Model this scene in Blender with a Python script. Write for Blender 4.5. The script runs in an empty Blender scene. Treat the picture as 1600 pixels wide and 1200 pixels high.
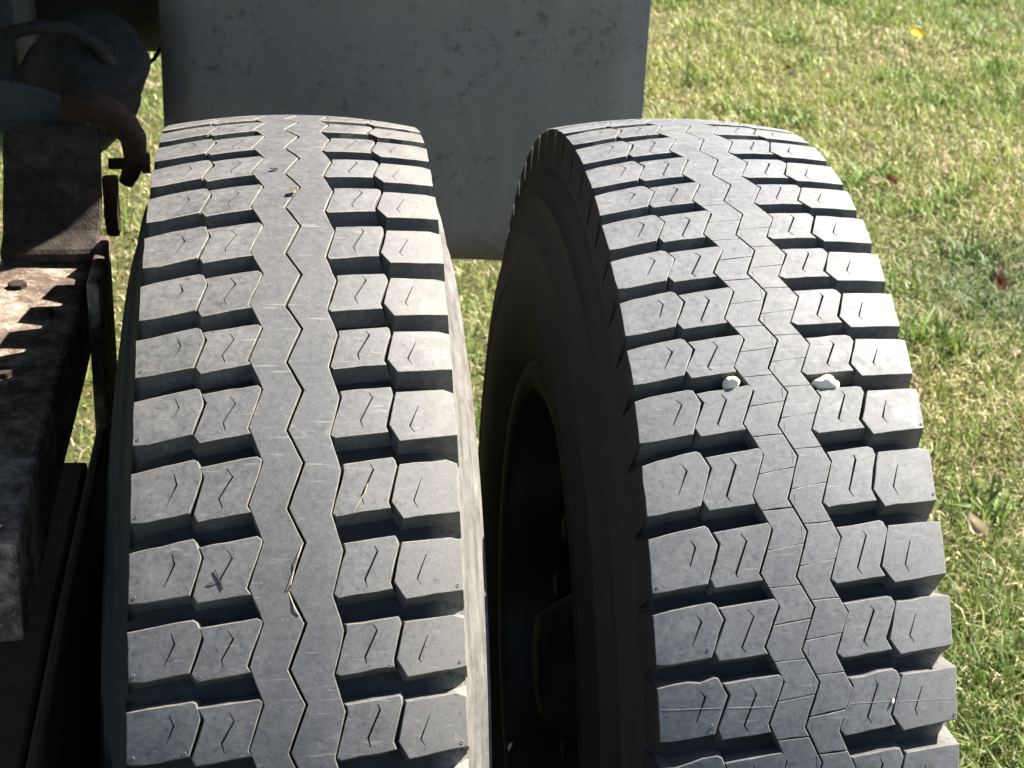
import bpy, bmesh, math, random
import numpy as np
from mathutils import Vector, Matrix, Euler
from mathutils.geometry import delaunay_2d_cdt

scene = bpy.context.scene
C = scene.collection
rnd = random.Random(7)
nrs = np.random.RandomState(11)

# ------------------------------------------------------------------ camera
cd = bpy.data.cameras.new('camera')
cam = bpy.data.objects.new('camera', cd)
C.objects.link(cam)
_r = Vector((0.99262, -0.11341, 0.04298)); _f = Vector((0.12084, 0.89447, -0.43050)).normalized()
_u = _r.cross(_f).normalized(); _r = _f.cross(_u).normalized()
cam.matrix_world = Matrix(((_r.x, _u.x, -_f.x, -0.0005), (_r.y, _u.y, -_f.y, -1.3639),
                           (_r.z, _u.z, -_f.z, 1.4896), (0, 0, 0, 1)))
cd.sensor_width = 36.0
cd.lens = 62.88
cd.clip_start = 0.05
cd.clip_end = 500
cd.dof.use_dof = True
cd.dof.focus_distance = 1.28
cd.dof.aperture_fstop = 24
scene.camera = cam

# ------------------------------------------------------------------ light
SUN = Vector((0.82, 0.35, 1.0)).normalized()          # towards the sun
world = bpy.data.worlds.new("World")
scene.world = world
world.use_nodes = True
wn = world.node_tree
bg = wn.nodes['Background']
sky = wn.nodes.new('ShaderNodeTexSky')
sky.sky_type = 'NISHITA'
sky.sun_disc = False
sky.sun_elevation = math.asin(SUN.z)
sky.sun_rotation = math.atan2(SUN.x, SUN.y)
sky.air_density = 1.0
sky.dust_density = 1.0
sky.ozone_density = 1.0
wn.links.new(sky.outputs[0], bg.inputs[0])
bg.inputs[1].default_value = 0.055
sd = bpy.data.lights.new('sun', 'SUN')
sun = bpy.data.objects.new('sun', sd)
C.objects.link(sun)
sd.energy = 5.0
sd.angle = math.radians(0.53)
sd.color = (1.0, 0.94, 0.85)
sun.location = SUN * 20
sun.rotation_euler = (-SUN).to_track_quat('-Z', 'Y').to_euler()
scene.view_settings.view_transform = 'Standard'
scene.view_settings.look = 'None'
scene.view_settings.gamma = 1
scene.view_settings.use_curve_mapping = False
scene.view_settings.exposure = 2.5


# ------------------------------------------------------------------ materials
class NT:
    def __init__(s, name):
        s.m = bpy.data.materials.new(name); s.m.use_nodes = True
        s.t = s.m.node_tree; s.n = s.t.nodes
        s.b = s.n['Principled BSDF']; s.out = s.n['Material Output']
    def node(s, typ, ins=None, **kw):
        n = s.n.new(typ)
        for k, v in kw.items(): setattr(n, k, v)
        for k, v in (ins or {}).items(): s.put(n.inputs[k], v)
        return n
    def put(s, sock, v):
        if isinstance(v, bpy.types.NodeSocket): s.t.links.new(v, sock)
        else: sock.default_value = v
    def coord(s, kind='Object'): return s.node('ShaderNodeTexCoord').outputs[kind]
    def noise(s, vec, scale, detail=4, rough=0.6, dist=0.0):
        return s.node('ShaderNodeTexNoise', {'Vector': vec, 'Scale': scale, 'Detail': detail, 'Roughness': rough, 'Distortion': dist}).outputs['Fac']
    def ramp(s, fac, stops):
        n = s.node('ShaderNodeValToRGB', {'Fac': fac}); e = n.color_ramp.elements
        while len(e) < len(stops): e.new(0.5)
        for k, (p, c) in zip(e, stops):
            k.position = p; k.color = (*c, 1) if len(c) == 3 else c
        return n.outputs['Color']
    def mix(s, fac, a, b, mode='MIX'):
        n = s.node('ShaderNodeMix', data_type='RGBA', blend_type=mode)
        s.put(n.inputs[0], fac)
        s.put(n.inputs[6], (*a, 1) if isinstance(a, tuple) else a)
        s.put(n.inputs[7], (*b, 1) if isinstance(b, tuple) else b)
        return n.outputs[2]
    def math(s, op, a, b=0.0, clamp=False):
        n = s.node('ShaderNodeMath', operation=op, use_clamp=clamp)
        s.put(n.inputs[0], a); s.put(n.inputs[1], b)
        return n.outputs[0]
    def rng(s, v, a, b, c=0.0, d=1.0):
        return s.node('ShaderNodeMapRange', {'Value': v, 'From Min': a, 'From Max': b, 'To Min': c, 'To Max': d}).outputs[0]
    def bump(s, h, strength, dist):
        n = s.node('ShaderNodeBump', {'Height': h, 'Strength': strength, 'Distance': dist})
        s.put(s.b.inputs['Normal'], n.outputs[0])
    def set(s, **kw):
        for k, v in kw.items():
            s.put(s.b.inputs[k.replace('_', ' ')], (*v, 1) if isinstance(v, tuple) and len(v) == 3 else v)
        return s.m


def worn_rubber(name, dark, dust, warm, shoulder, rib=0.3):
    t = NT(name); co = t.coord()
    n0 = t.noise(co, 16, 4, 0.6); n1 = t.noise(co, 75, 5, 0.68, 0.4); n2 = t.noise(co, 230, 5, 0.72); n3 = t.noise(co, 900, 3, 0.7)
    sx = t.node('ShaderNodeSeparateXYZ', {'Vector': co}).outputs[0]
    ax = t.math('ABSOLUTE', sx)
    edge = t.rng(ax, 0.03, 0.095)
    blk = t.node('ShaderNodeObjectInfo').outputs['Random']
    f = t.math('ADD', t.math('MULTIPLY', n0, 0.4), t.math('ADD', t.math('MULTIPLY', n1, 0.4), t.math('MULTIPLY', n2, 0.9)))
    f = t.math('ADD', t.rng(f, 0.66, 1.02), t.rng(blk, 0, 1, -0.12, 0.12), True)
    f = t.math('MULTIPLY', f, t.rng(ax, 0.018, 0.036, 1.0 - rib, 1.0))     # the ribs keep less dust
    base = t.mix(f, dark, dust)
    wf = t.math('MULTIPLY', edge, t.rng(t.math('ADD', t.math('MULTIPLY', n0, 0.45), t.math('ADD', t.math('MULTIPLY', n1, 0.25), t.rng(sx, -0.11, 0.11, 0.0, 0.3))), 0.34, 0.66))
    base = t.mix(t.math('MULTIPLY', wf, shoulder), base, warm)
    pale = t.math('MULTIPLY', t.rng(n1, 0.60, 0.70), t.rng(n0, 0.5, 0.62)); base = t.mix(t.math('MULTIPLY', pale, 0.5), base, (0.17, 0.165, 0.15))
    spk = t.rng(n3, 0.60, 0.68); base = t.mix(t.math('MULTIPLY', spk, 0.35), base, (0.21, 0.205, 0.19))
    dk = t.rng(n2, 0.40, 0.28); base = t.mix(t.math('MULTIPLY', dk, 0.7), base, (0.018, 0.018, 0.018))
    dk = t.rng(n3, 0.40, 0.31); base = t.mix(t.math('MULTIPLY', dk, 0.6), base, (0.018, 0.018, 0.018))
    # faint scuffs along and across the tread
    sc = t.noise(t.node('ShaderNodeMapping', {'Vector': co, 'Scale': (30, 420, 420)}).outputs[0], 1.0, 2, 0.5)
    base = t.mix(t.math('MULTIPLY', t.rng(sc, 0.65, 0.74), 0.5), base, (0.16, 0.155, 0.145))
    t.set(Base_Color=base, Roughness=t.rng(n1, 0.3, 0.7, 0.55, 0.8), Specular_IOR_Level=0.4)
    t.bump(t.math('ADD', t.math('MULTIPLY', n2, 0.5), t.math('MULTIPLY', n3, 0.35)), 0.22, 0.0006)
    return t.m


def groove_rubber(name, k=1.0):
    t = NT(name); co = t.coord()
    n1 = t.noise(co, 30, 4); n2 = t.noise(co, 260, 4, 0.7)
    base = t.ramp(t.math('ADD', t.math('MULTIPLY', n1, 0.5), t.math('MULTIPLY', n2, 0.5)),
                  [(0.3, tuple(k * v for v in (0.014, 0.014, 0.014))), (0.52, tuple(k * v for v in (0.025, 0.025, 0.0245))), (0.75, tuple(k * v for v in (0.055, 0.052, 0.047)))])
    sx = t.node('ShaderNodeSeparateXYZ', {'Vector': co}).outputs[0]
    d = t.math('MULTIPLY', t.rng(t.math('ADD', t.math('ABSOLUTE', sx), t.math('MULTIPLY', n1, 0.02)), 0.094, 0.116), t.rng(sx, -0.06, 0.06, 0.04, 0.9))  # shoulder dust, cut back on the left to carry that side's shade
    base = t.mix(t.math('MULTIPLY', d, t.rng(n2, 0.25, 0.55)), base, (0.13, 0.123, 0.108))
    base = t.mix(t.rng(sx, -0.1035, -0.107), base, (0.0085, 0.0085, 0.0082))  # shade of the left shoulder put into the rubber colour
    t.set(Base_Color=base, Roughness=0.8, Specular_IOR_Level=0.3)
    t.bump(n2, 0.4, 0.001)
    return t.m


def side_rubber(name, dustc, amount):
    t = NT(name); co = t.coord()
    sep = t.node('ShaderNodeSeparateXYZ', {'Vector': co})
    rad = t.math('SQRT', t.math('ADD', t.math('POWER', sep.outputs[1], 2.0), t.math('POWER', t.math('SUBTRACT', sep.outputs[2], 0.523), 2.0)))
    ang = t.math('ARCTAN2', sep.outputs[1], t.math('SUBTRACT', sep.outputs[2], 0.523))
    cv = t.node('ShaderNodeCombineXYZ', {'X': t.math('MULTIPLY', rad, 14.0), 'Y': t.math('MULTIPLY', ang, 1.3), 'Z': sep.outputs[0]}).outputs[0]
    streak = t.noise(cv, 6, 5, 0.7, 0.4); n2 = t.noise(co, 60, 5, 0.7); n3 = t.noise(co, 300, 3, 0.7)
    f = t.math('ADD', t.math('MULTIPLY', streak, 0.6), t.math('MULTIPLY', n2, 0.4))
    f = t.rng(f, 0.24, 0.64)
    f = t.math('MULTIPLY', f, t.rng(sep.outputs[0], -0.08, 0.08, 0.12, 1.0))  # left wall kept darker: shade away from the sun put into the colour
    base = t.mix(t.math('MULTIPLY', f, amount), (0.0095, 0.0095, 0.0092), dustc)
    crack = t.rng(t.noise(cv, 40, 3, 0.8), 0.60, 0.7)
    base = t.mix(t.math('MULTIPLY', crack, 0.2), base, (0.02, 0.02, 0.02))
    t.set(Base_Color=base, Roughness=0.85, Specular_IOR_Level=0.25)
    t.bump(t.math('ADD', streak, t.math('MULTIPLY', n3, 0.4)), 0.4, 0.0018)
    return t.m


def rust(name, dark, mid, light, sc=1.0, rough=0.85):
    t = NT(name); co = t.coord()
    n1 = t.noise(co, 9 * sc, 6, 0.65, 0.6); n2 = t.noise(co, 55 * sc, 6, 0.7); n3 = t.noise(co, 240 * sc, 4, 0.75)
    f = t.math('ADD', t.math('MULTIPLY', n1, 0.5), t.math('MULTIPLY', n2, 0.5))
    base = t.ramp(f, [(0.32, dark), (0.47, mid), (0.6, light), (0.72, mid)])
    base = t.mix(t.math('MULTIPLY', t.rng(n3, 0.58, 0.72), 0.6), base, tuple(min(0.6, x * 1.5) for x in light))
    t.set(Base_Color=base, Roughness=rough, Specular_IOR_Level=0.25)
    t.bump(t.math('ADD', n2, t.math('MULTIPLY', n3, 0.7)), 0.7, 0.004)
    return t.m


def simple(name, col, rough=0.7, var=0.25, sc=60):
    t = NT(name); co = t.coord()
    n = t.noise(co, sc, 4, 0.65)
    d = tuple(x * (1 - var) for x in col); l = tuple(min(0.9, x * (1 + var)) for x in col)
    t.set(Base_Color=t.ramp(n, [(0.3, d), (0.7, l)]), Roughness=rough)
    t.bump(n, 0.3, 0.002)
    return t.m

M = {}
M['tread_l'] = worn_rubber('worn_dusty_tread', (0.036, 0.0375, 0.041), (0.083, 0.083, 0.085), (0.108, 0.102, 0.092), 0.75, 0.45)
M['tread_r'] = worn_rubber('worn_grey_tread', (0.046, 0.048, 0.052), (0.096, 0.098, 0.102), (0.108, 0.107, 0.103), 0.5, 0.22)
M['rim_l'] = simple('sunlit_edge_tint', (0.112, 0.105, 0.088), 0.8, 0.5, 120)  # both rims paler than the tread: sunlit edge line put into the colour
M['rim_r'] = simple('sunlit_edge_grey', (0.115, 0.113, 0.107), 0.8, 0.5, 120)
M['groove'] = groove_rubber('groove_rubber', 0.6)  # darker copy of the lug side rubber, groove shade put into its colour
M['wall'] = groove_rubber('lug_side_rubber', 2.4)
M['seam'] = simple('seam_rubber', (0.16, 0.158, 0.15), 0.8, 0.3, 200)
M['side_l'] = side_rubber('dusty_sidewall', (0.125, 0.118, 0.105), 1.0)
M['side_r'] = side_rubber('dark_sidewall', (0.10, 0.095, 0.085), 0.7)
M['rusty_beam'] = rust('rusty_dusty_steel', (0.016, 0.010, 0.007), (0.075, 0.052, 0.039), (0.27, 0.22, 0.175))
M['leaf'] = rust('shaded_rust', (0.006, 0.005, 0.0042), (0.016, 0.012, 0.0095), (0.05, 0.038, 0.03), 1.3)  # darker copy of the beam rust, the plate's shade put into the colour
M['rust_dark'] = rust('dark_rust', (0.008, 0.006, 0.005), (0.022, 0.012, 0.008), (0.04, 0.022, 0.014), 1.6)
def grimy():
    t = NT('greasy_steel'); co = t.coord()
    n1 = t.noise(co, 26, 6, 0.7, 0.8); n2 = t.noise(co, 130, 5, 0.75)
    base = t.ramp(n1, [(0.35, (0.006, 0.006, 0.006)), (0.6, (0.016, 0.0155, 0.0145)), (0.75, (0.03, 0.028, 0.026))])
    base = t.mix(t.math('MULTIPLY', t.rng(n2, 0.62, 0.7), t.rng(n1, 0.45, 0.6)), base, (0.11, 0.105, 0.095))
    t.set(Base_Color=base, Roughness=0.75, Specular_IOR_Level=0.3)
    t.bump(t.math('ADD', n1, t.math('MULTIPLY', n2, 0.6)), 0.7, 0.006)
    return t.m
M['grime'] = grimy()
M['blue_grey'] = rust('faded_paint', (0.016, 0.018, 0.02), (0.028, 0.03, 0.034), (0.045, 0.05, 0.055), 1.0, 0.7)
M['wheel'] = simple('wheel_steel', (0.010, 0.0095, 0.0085), 0.85, 0.5, 25)


def flap_mat():
    t = NT('flap_rubber'); co = t.coord()
    n1 = t.noise(co, 3.2, 6, 0.65, 0.7); n2 = t.noise(co, 62, 7, 0.75, 0.3); n3 = t.noise(co, 260, 4, 0.75)
    base = t.ramp(n1, [(0.3, (0.140, 0.133, 0.120)), (0.5, (0.168, 0.160, 0.145)), (0.72, (0.198, 0.188, 0.168))])
    st = t.noise(t.node('ShaderNodeMapping', {'Vector': co, 'Scale': (26, 26, 5)}).outputs[0], 1.0, 5, 0.7, 0.4)
    base = t.mix(t.math('MULTIPLY', t.rng(st, 0.5, 0.72), 0.3), base, (0.23, 0.22, 0.19))
    sp = t.math('MULTIPLY', t.rng(n2, 0.53, 0.62), t.rng(t.noise(co, 9, 4, 0.6), 0.44, 0.56))
    base = t.mix(t.math('MULTIPLY', sp, 0.6), base, (0.05, 0.049, 0.046))
    base = t.mix(t.math('MULTIPLY', t.rng(n3, 0.6, 0.72), 0.4), base, (0.07, 0.07, 0.065))
    base = t.mix(t.math('MULTIPLY', t.rng(n3, 0.38, 0.28), 0.4), base, (0.25, 0.24, 0.21))
    t.set(Base_Color=base, Roughness=0.85, Specular_IOR_Level=0.25)
    t.bump(t.math('ADD', n2, t.math('MULTIPLY', n3, 0.4)), 0.4, 0.002)
    return t.m
M['flap'] = flap_mat()


M['pebble'] = simple('white_stone', (0.62, 0.55, 0.45), 0.85, 0.2, 150)
M['shading_deck'] = simple('shade_deck_steel', (0.03, 0.03, 0.03), 0.8)
M['metal'] = simple('hinge_steel', (0.08, 0.075, 0.07), 0.6)


def leafy(name, attr=True, col=(0.3, 0.25, 0.12), transl=0.35, rough=0.6):
    t = NT(name)
    if attr: c = t.node('ShaderNodeAttribute', attribute_name='tint').outputs['Color']
    else:
        n = t.noise(t.coord(), 60, 4, 0.6)
        c = t.ramp(n, [(0.3, tuple(x * 0.7 for x in col)), (0.7, tuple(min(0.85, x * 1.2) for x in col))])
    t.set(Base_Color=c, Roughness=rough, Specular_IOR_Level=0.35)
    tr = t.node('ShaderNodeBsdfTranslucent'); t.put(tr.inputs['Color'], c)
    mx = t.node('ShaderNodeMixShader'); mx.inputs[0].default_value = transl
    t.t.links.new(t.b.outputs[0], mx.inputs[1]); t.t.links.new(tr.outputs[0], mx.inputs[2])
    t.t.links.new(mx.outputs[0], t.out.inputs[0])
    return t.m
M['grass'] = leafy('grass_blade', transl=0.26)
M['leaf_pale'] = leafy('dry_leaf_pale', False, (0.50, 0.42, 0.30), 0.25)
M['leaf_tan'] = leafy('dry_leaf_tan', False, (0.40, 0.28, 0.16), 0.25)
M['leaf_brown'] = leafy('dry_leaf_brown', False, (0.16, 0.085, 0.045), 0.2)
M['leaf_yellow'] = leafy('leaf_yellow', False, (0.62, 0.45, 0.03), 0.3)
M['straw'] = leafy('straw', False, (0.34, 0.31, 0.2), 0.2)


def ground_mat():
    t = NT('lawn_soil'); co = t.coord()
    n1 = t.noise(co, 1.3, 4, 0.6); n2 = t.noise(co, 14, 6, 0.7, 0.5); n3 = t.noise(co, 110, 5, 0.75)
    g = t.ramp(n2, [(0.3, (0.028, 0.034, 0.011)), (0.5, (0.06, 0.066, 0.022)), (0.7, (0.11, 0.095, 0.045))])
    base = t.mix(t.math('MULTIPLY', t.rng(n3, 0.45, 0.62), 0.5), g, (0.13, 0.108, 0.058))
    base = t.mix(t.math('MULTIPLY', t.rng(n1, 0.4, 0.65), 0.35), base, (0.06, 0.09, 0.02))
    t.set(Base_Color=base, Roughness=0.95, Specular_IOR_Level=0.1)
    t.bump(t.math('ADD', n2, n3), 0.8, 0.02)
    return t.m
M['ground'] = ground_mat()


# ------------------------------------------------------------------ helpers
def link(o, parent=None):
    C.objects.link(o)
    if parent: o.parent = parent
    return o


def mesh_obj(name, verts, faces, mats, parent=None, midx=None, smooth=False, normals=None):
    me = bpy.data.meshes.new(name)
    me.from_pydata([tuple(v) for v in verts], [], faces)
    for m in (mats if isinstance(mats, (list, tuple)) else [mats]): me.materials.append(m)
    if midx is not None: me.polygons.foreach_set('material_index', midx)
    if smooth: me.polygons.foreach_set('use_smooth', [True] * len(me.polygons))
    me.update()
    if normals is not None: me.normals_split_custom_set(normals)
    return link(bpy.data.objects.new(name, me), parent)


def bm_obj(name, bm, mats, parent=None, smooth=False):
    me = bpy.data.meshes.new(name)
    bmesh.ops.recalc_face_normals(bm, faces=bm.faces)
    bm.to_mesh(me); bm.free()
    for m in (mats if isinstance(mats, (list, tuple)) else [mats]): me.materials.append(m)
    if smooth: me.polygons.foreach_set('use_smooth', [True] * len(me.polygons))
    return link(bpy.data.objects.new(name, me), parent)


def thing(name, label, cat, loc=(0, 0, 0), group=None):
    o = bpy.data.objects.new(name, None); o.empty_display_size = 0.1
    C.objects.link(o); o.location = loc
    tag(o, label, cat, group)
    return o


def tag(o, label, cat, group=None):
    o['label'] = label; o['category'] = cat
    if group: o['group'] = group
    return o


def box_bm(x0, x1, y0, y1, z0, z1, bev=0.003, bm=None):
    bm = bm or bmesh.new()
    r = bmesh.ops.create_cube(bm, size=1.0)
    for v in r['verts']:
        v.co = Vector(((x0 + x1) / 2 + v.co.x * (x1 - x0), (y0 + y1) / 2 + v.co.y * (y1 - y0), (z0 + z1) / 2 + v.co.z * (z1 - z0)))
    if bev:
        es = list({e for v in r['verts'] for e in v.link_edges})
        bmesh.ops.bevel(bm, geom=es, offset=bev, segments=2, affect='EDGES', profile=0.6)
    return bm


def rough_up(bm, amp, scale, cuts=0):
    from mathutils import noise
    if cuts: bmesh.ops.subdivide_edges(bm, edges=bm.edges[:], cuts=cuts, use_grid_fill=True)
    for v in bm.verts:
        v.co += noise.noise_vector(v.co * scale) * amp
    return bm


def tube_bm(pts, rad, seg=12, bm=None):
    bm = bm or bmesh.new(); pts = [Vector(p) for p in pts]
    rads = rad if isinstance(rad, (list, tuple)) else [rad] * len(pts)
    rings = []; up = Vector((0.3, 0.2, 1))
    for i, p in enumerate(pts):
        d = (pts[min(i + 1, len(pts) - 1)] - pts[max(i - 1, 0)]).normalized()
        a = d.cross(up)
        if a.length < 1e-3: a = d.cross(Vector((1, 0, 0)))
        a.normalize(); b = d.cross(a).normalized(); up = -b if b.dot(up) < 0 else b
        a = d.cross(up).normalized(); b = a.cross(d).normalized()
        rings.append([bm.verts.new(p + (a * math.cos(2 * math.pi * k / seg) + b * math.sin(2 * math.pi * k / seg)) * rads[i]) for k in range(seg)])
    for r0, r1 in zip(rings, rings[1:]):
        for k in range(seg): bm.faces.new((r0[k], r0[(k + 1) % seg], r1[(k + 1) % seg], r1[k]))
    bm.faces.new(rings[0][::-1]); bm.faces.new(rings[-1])
    return bm


def lathe_bm(prof, n=48, axis='X', closed=False):
    """profile of (along axis, radius)"""
    bm = bmesh.new(); rings = []
    for a, r in prof:
        ring = []
        for k in range(n):
            t = 2 * math.pi * k / n
            c, s = r * math.cos(t), r * math.sin(t)
            ring.append(bm.verts.new((a, c, s) if axis == 'X' else ((c, a, s) if axis == 'Y' else (c, s, a))))
        rings.append(ring)
    pairs = list(zip(rings, rings[1:])) + ([(rings[-1], rings[0])] if closed else [])
    for r0, r1 in pairs:
        for k in range(n): bm.faces.new((r0[k], r0[(k + 1) % n], r1[(k + 1) % n], r1[k]))
    if not closed:
        bm.faces.new(rings[0]); bm.faces.new(rings[-1][::-1])
    return bm


# ------------------------------------------------------------------ ground
def gz(x, y):
    return 0.012 * math.sin(x * 1.9 + 0.6) * math.sin(y * 1.3 + 0.4) + 0.006 * math.sin(x * 5.1 + y * 3.7)

N = 90
xs = [(-1 if i < 0 else 1) * (abs(i) / 45) ** 2.6 * 150 for i in range(-45, 46)]
verts = [(x, y + 2, gz(x, y + 2) - 0.004) for y in xs for x in xs]
faces = [(j * 91 + i, j * 91 + i + 1, (j + 1) * 91 + i + 1, (j + 1) * 91 + i) for j in range(N) for i in range(N)]
g = mesh_obj('ground', verts, faces, M['ground'], smooth=True)
g['kind'] = 'structure'

# ------------------------------------------------------------------ tyres
PITCH = None
NROW = 63


class Tyre:
    def __init__(s, rows, R, crown):
        s.rows = list(rows); s.R = R; s.c = crown
        s.rest = (2 * math.pi - (rows[-1] - rows[0])) / (NROW - len(rows) + 1)
    def theta(s, q):
        n = len(s.rows)
        while q < 0: return s.theta(q + NROW) - 2 * math.pi
        while q >= NROW: return s.theta(q - NROW) + 2 * math.pi
        if q <= n - 1:
            j = min(int(q), n - 2); return s.rows[j] + (s.rows[j + 1] - s.rows[j]) * (q - j)
        return s.rows[-1] + (q - (n - 1)) * s.rest
    def P(s, u, q, d=0.0):
        """u across in mm, q along in rows, d depth below the worn tread in mm -> local point (origin on the ground)"""
        r = s.R - s.c * (u / 110.0) ** 2 - d / 1000.0
        th = s.theta(q)
        return Vector((u / 1000.0, -r * math.sin(th), r * math.cos(th) + s.R))
    def nrm(s, u, q):
        th = s.theta(q); k = 2 * s.c * (u / 110.0) / 0.110
        return Vector((k, -math.sin(th), math.cos(th))).normalized()


SP = 51.6   # mm per row, for offsets


def offset_poly(poly, d):
    """inward offset of a CCW polygon given in mm"""
    out = []; n = len(poly)
    for i in range(n):
        a, b, c = Vector(poly[i - 1]), Vector(poly[i]), Vector(poly[(i + 1) % n])
        e1 = (b - a).normalized(); e2 = (c - b).normalized()
        n1 = Vector((-e1.y, e1.x)); n2 = Vector((-e2.y, e2.x))
        k = n1 + n2
        k = k / max(0.35, (1 + n1.dot(n2)))
        out.append((b.x + k.x * d, b.y + k.y * d))
    return out


def ccw(poly):
    a = sum(poly[i - 1][0] * poly[i][1] - poly[i][0] * poly[i - 1][1] for i in range(len(poly)))
    return poly if a > 0 else poly[::-1]


def floor_depth(u):
    a = abs(u)
    return 17.5 if a < 82 else 17.5 + (a - 82) * 0.62


def slit_poly(line, w):
    """thin closed polygon around a polyline in mm"""
    L = []; Rr = []
    n = len(line)
    for i in range(n):
        a = Vector(line[max(i - 1, 0)]); b = Vector(line[min(i + 1, n - 1)])
        d = (b - a).normalized(); nn = Vector((-d.y, d.x)); p = Vector(line[i])
        ww = w * rnd.uniform(.75, 1.15) if 0 < i < n - 1 else w * rnd.uniform(.2, .55)
        L.append(tuple(p + nn * ww)); Rr.append(tuple(p - nn * ww))
    return ccw(Rr + L[::-1])


def in_poly(p, poly):
    c = False; n = len(poly)
    for i in range(n):
        x0, y0 = poly[i]; x1, y1 = poly[i - 1]
        if (y0 > p[1]) != (y1 > p[1]) and p[0] < (x1 - x0) * (p[1] - y0) / (y1 - y0) + x0: c = not c
    return c


def block_mesh(name, T, row, poly, slits, mat, outer=0, jit=0.55, nubs=(), draft=3.0, slitw=0.5, chip=None, detail=True, inset=0.6, drop=0.45):
    """one tread element: worn top, rounded rim, walls running down into the groove; poly in (mm, rows)"""
    P2 = [(u + rnd.uniform(-jit, jit), (q + row) * SP + rnd.uniform(-jit, jit)) for u, q in poly]
    P2 = ccw(P2)
    if detail:      # extra points along the long edges, gently uneven
        Q = []
        for i in range(len(P2)):
            a, b = Vector(P2[i]), Vector(P2[(i + 1) % len(P2)])
            k = max(1, int((b - a).length / 9))
            for j in range(k):
                p = a.lerp(b, j / k)
                if j: p += Vector((rnd.gauss(0, 0.2), rnd.gauss(0, 0.2)))
                Q.append((p.x, p.y))
        P2 = Q
    if chip:
        cx, cy, cr = chip[0], (chip[1] + row) * SP, chip[2]
        Q = []
        for (x, y) in P2:
            d = math.hypot(x - cx, y - cy)
            if d < cr: y += (cr - d) * chip[3]; x += rnd.uniform(-.6, .6)
            Q.append((x, y))
        P2 = Q
    top = offset_poly(P2, inset)
    base = offset_poly(P2, -draft)
    V = []; F = []; MI = []; NR = []
    def add(p, d): V.append(T.P(p[0], p[1] / SP, d)); return len(V) - 1
    SL = [slit_poly([(u, (q + row) * SP) for u, q in l], slitw) for l in slits]
    pts2 = list(top); edges = [(i, (i + 1) % len(top)) for i in range(len(top))]
    for s in SL:
        o = len(pts2); pts2 += s; edges += [(o + i, o + (i + 1) % len(s)) for i in range(len(s))]
    if detail:
        xs = [p[0] for p in top]; ys = [p[1] for p in top]
        st = 8.0; y = min(ys) + 4
        small = offset_poly(P2, inset + 2.2)
        while y < max(ys):
            x = min(xs) + 4
            while x < max(xs):
                q = (x + rnd.uniform(-1, 1), y + rnd.uniform(-1, 1))
                if in_poly(q, small) and all(min((Vector(q) - Vector(v)).length for v in s) > 2.0 and not in_poly(q, s) for s in SL):
                    pts2.append(q)
                x += st
            y += st
    vo, eo, fo, ov, oe, of = delaunay_2d_cdt([Vector(p) for p in pts2], edges, [], 1, 1e-6)
    ids = [add(p, 0.0) for p in vo]
    nt = len(top)
    for f in fo:
        c = sum((vo[i] for i in f), Vector((0, 0))) / len(f)
        if any(in_poly(c, s) for s in SL): continue
        f = list(f)
        a, b, d = (vo[i] for i in f[:3])
        if (b - a).cross(d - a) < 0: f = f[::-1]
        # looking from outside, u to the right and q towards the viewer (down): flip
        F.append([ids[i] for i in f[::-1]]); MI.append(0)
        NR.append([T.nrm(vo[i].x, vo[i].y / SP) for i in f[::-1]])
    def ringfaces(A, Bq, mi, na=None, nb=None):
        n = len(A)
        for i in range(n):
            j = (i + 1) % n
            f = [A[i], A[j], Bq[j], Bq[i]]
            F.append(f); MI.append(mi)
            fn = (V[A[j]] - V[A[i]]).cross(V[Bq[i]] - V[A[i]])
            if fn.length < 1e-14: fn = Vector((0, 0, 1))
            fn.normalize()
            NR.append([fn] * 4 if na is None else [na(A[i], fn), na(A[j], fn), nb(Bq[j], fn), nb(Bq[i], fn)])
    # map the outline through CDT (first occurrence of input verts)
    look = {}
    for k, lst in enumerate(ov):
        for i in lst: look[i] = k
    A = [ids[look[i]] for i in range(nt)]
    B = [add(p, drop) for p in P2]
    pb = []; ymid = (min(p[1] for p in P2) + max(p[1] for p in P2)) / 2
    for p, q in zip(base, P2):
        u = p[0]
        if abs(q[0]) > 103: u = q[0] + (3.6 if q[0] > 0 else -3.6)
        y = p[1]
        if abs(q[0]) > 98: y = q[1] + (7.0 if q[1] > ymid else -7.0) * min(1, (abs(q[0]) - 98) / 6)   # the groove narrows to a notch at the shoulder
        pb.append(add((u, y), floor_depth(q[0]) if abs(q[0]) < 103 else 36.0))
    tn = lambda p: T.nrm(p[0], p[1] / SP)
    tA = {A[i]: tn(top[i]) for i in range(nt)}
    ringfaces(A, B, 2, lambda v, fn: tA[v], lambda v, fn: fn)
    ringfaces(B, pb, 1)
    off = nt
    for s in SL:
        S0 = [ids[look[off + i]] for i in range(len(s))]; off += len(s)
        S1 = [add(p, 5.0) for p in s]
        ringfaces(S0[::-1], S1[::-1], 1)
        F.append(S1[::-1]); MI.append(1); NR.append([tn(s[0])] * len(s))
    for (u, q) in nubs:                     # little moulded vent rings
        cx, cy = u, (q + row) * SP
        r0 = [(cx + 1.2 * math.cos(a), cy + 1.2 * math.sin(a)) for a in [k * math.pi / 5 for k in range(10)]]
        r1 = [(cx + .9 * math.cos(a), cy + .9 * math.sin(a)) for a in [k * math.pi / 5 for k in range(10)]]
        r2 = [(cx + 0.5 * math.cos(a), cy + 0.5 * math.sin(a)) for a in [k * math.pi / 5 for k in range(10)]]
        a0 = [add(p, -0.03) for p in r0]; a1 = [add(p, -0.45) for p in r1]; a2 = [add(p, -0.04) for p in r2]
        ringfaces(a1, a0, 0); ringfaces(a2, a1, 0)
        F.append(a2[::-1]); MI.append(1); NR.append([tn((cx, cy))] * 10)
    me = bpy.data.meshes.new(name)
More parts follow.
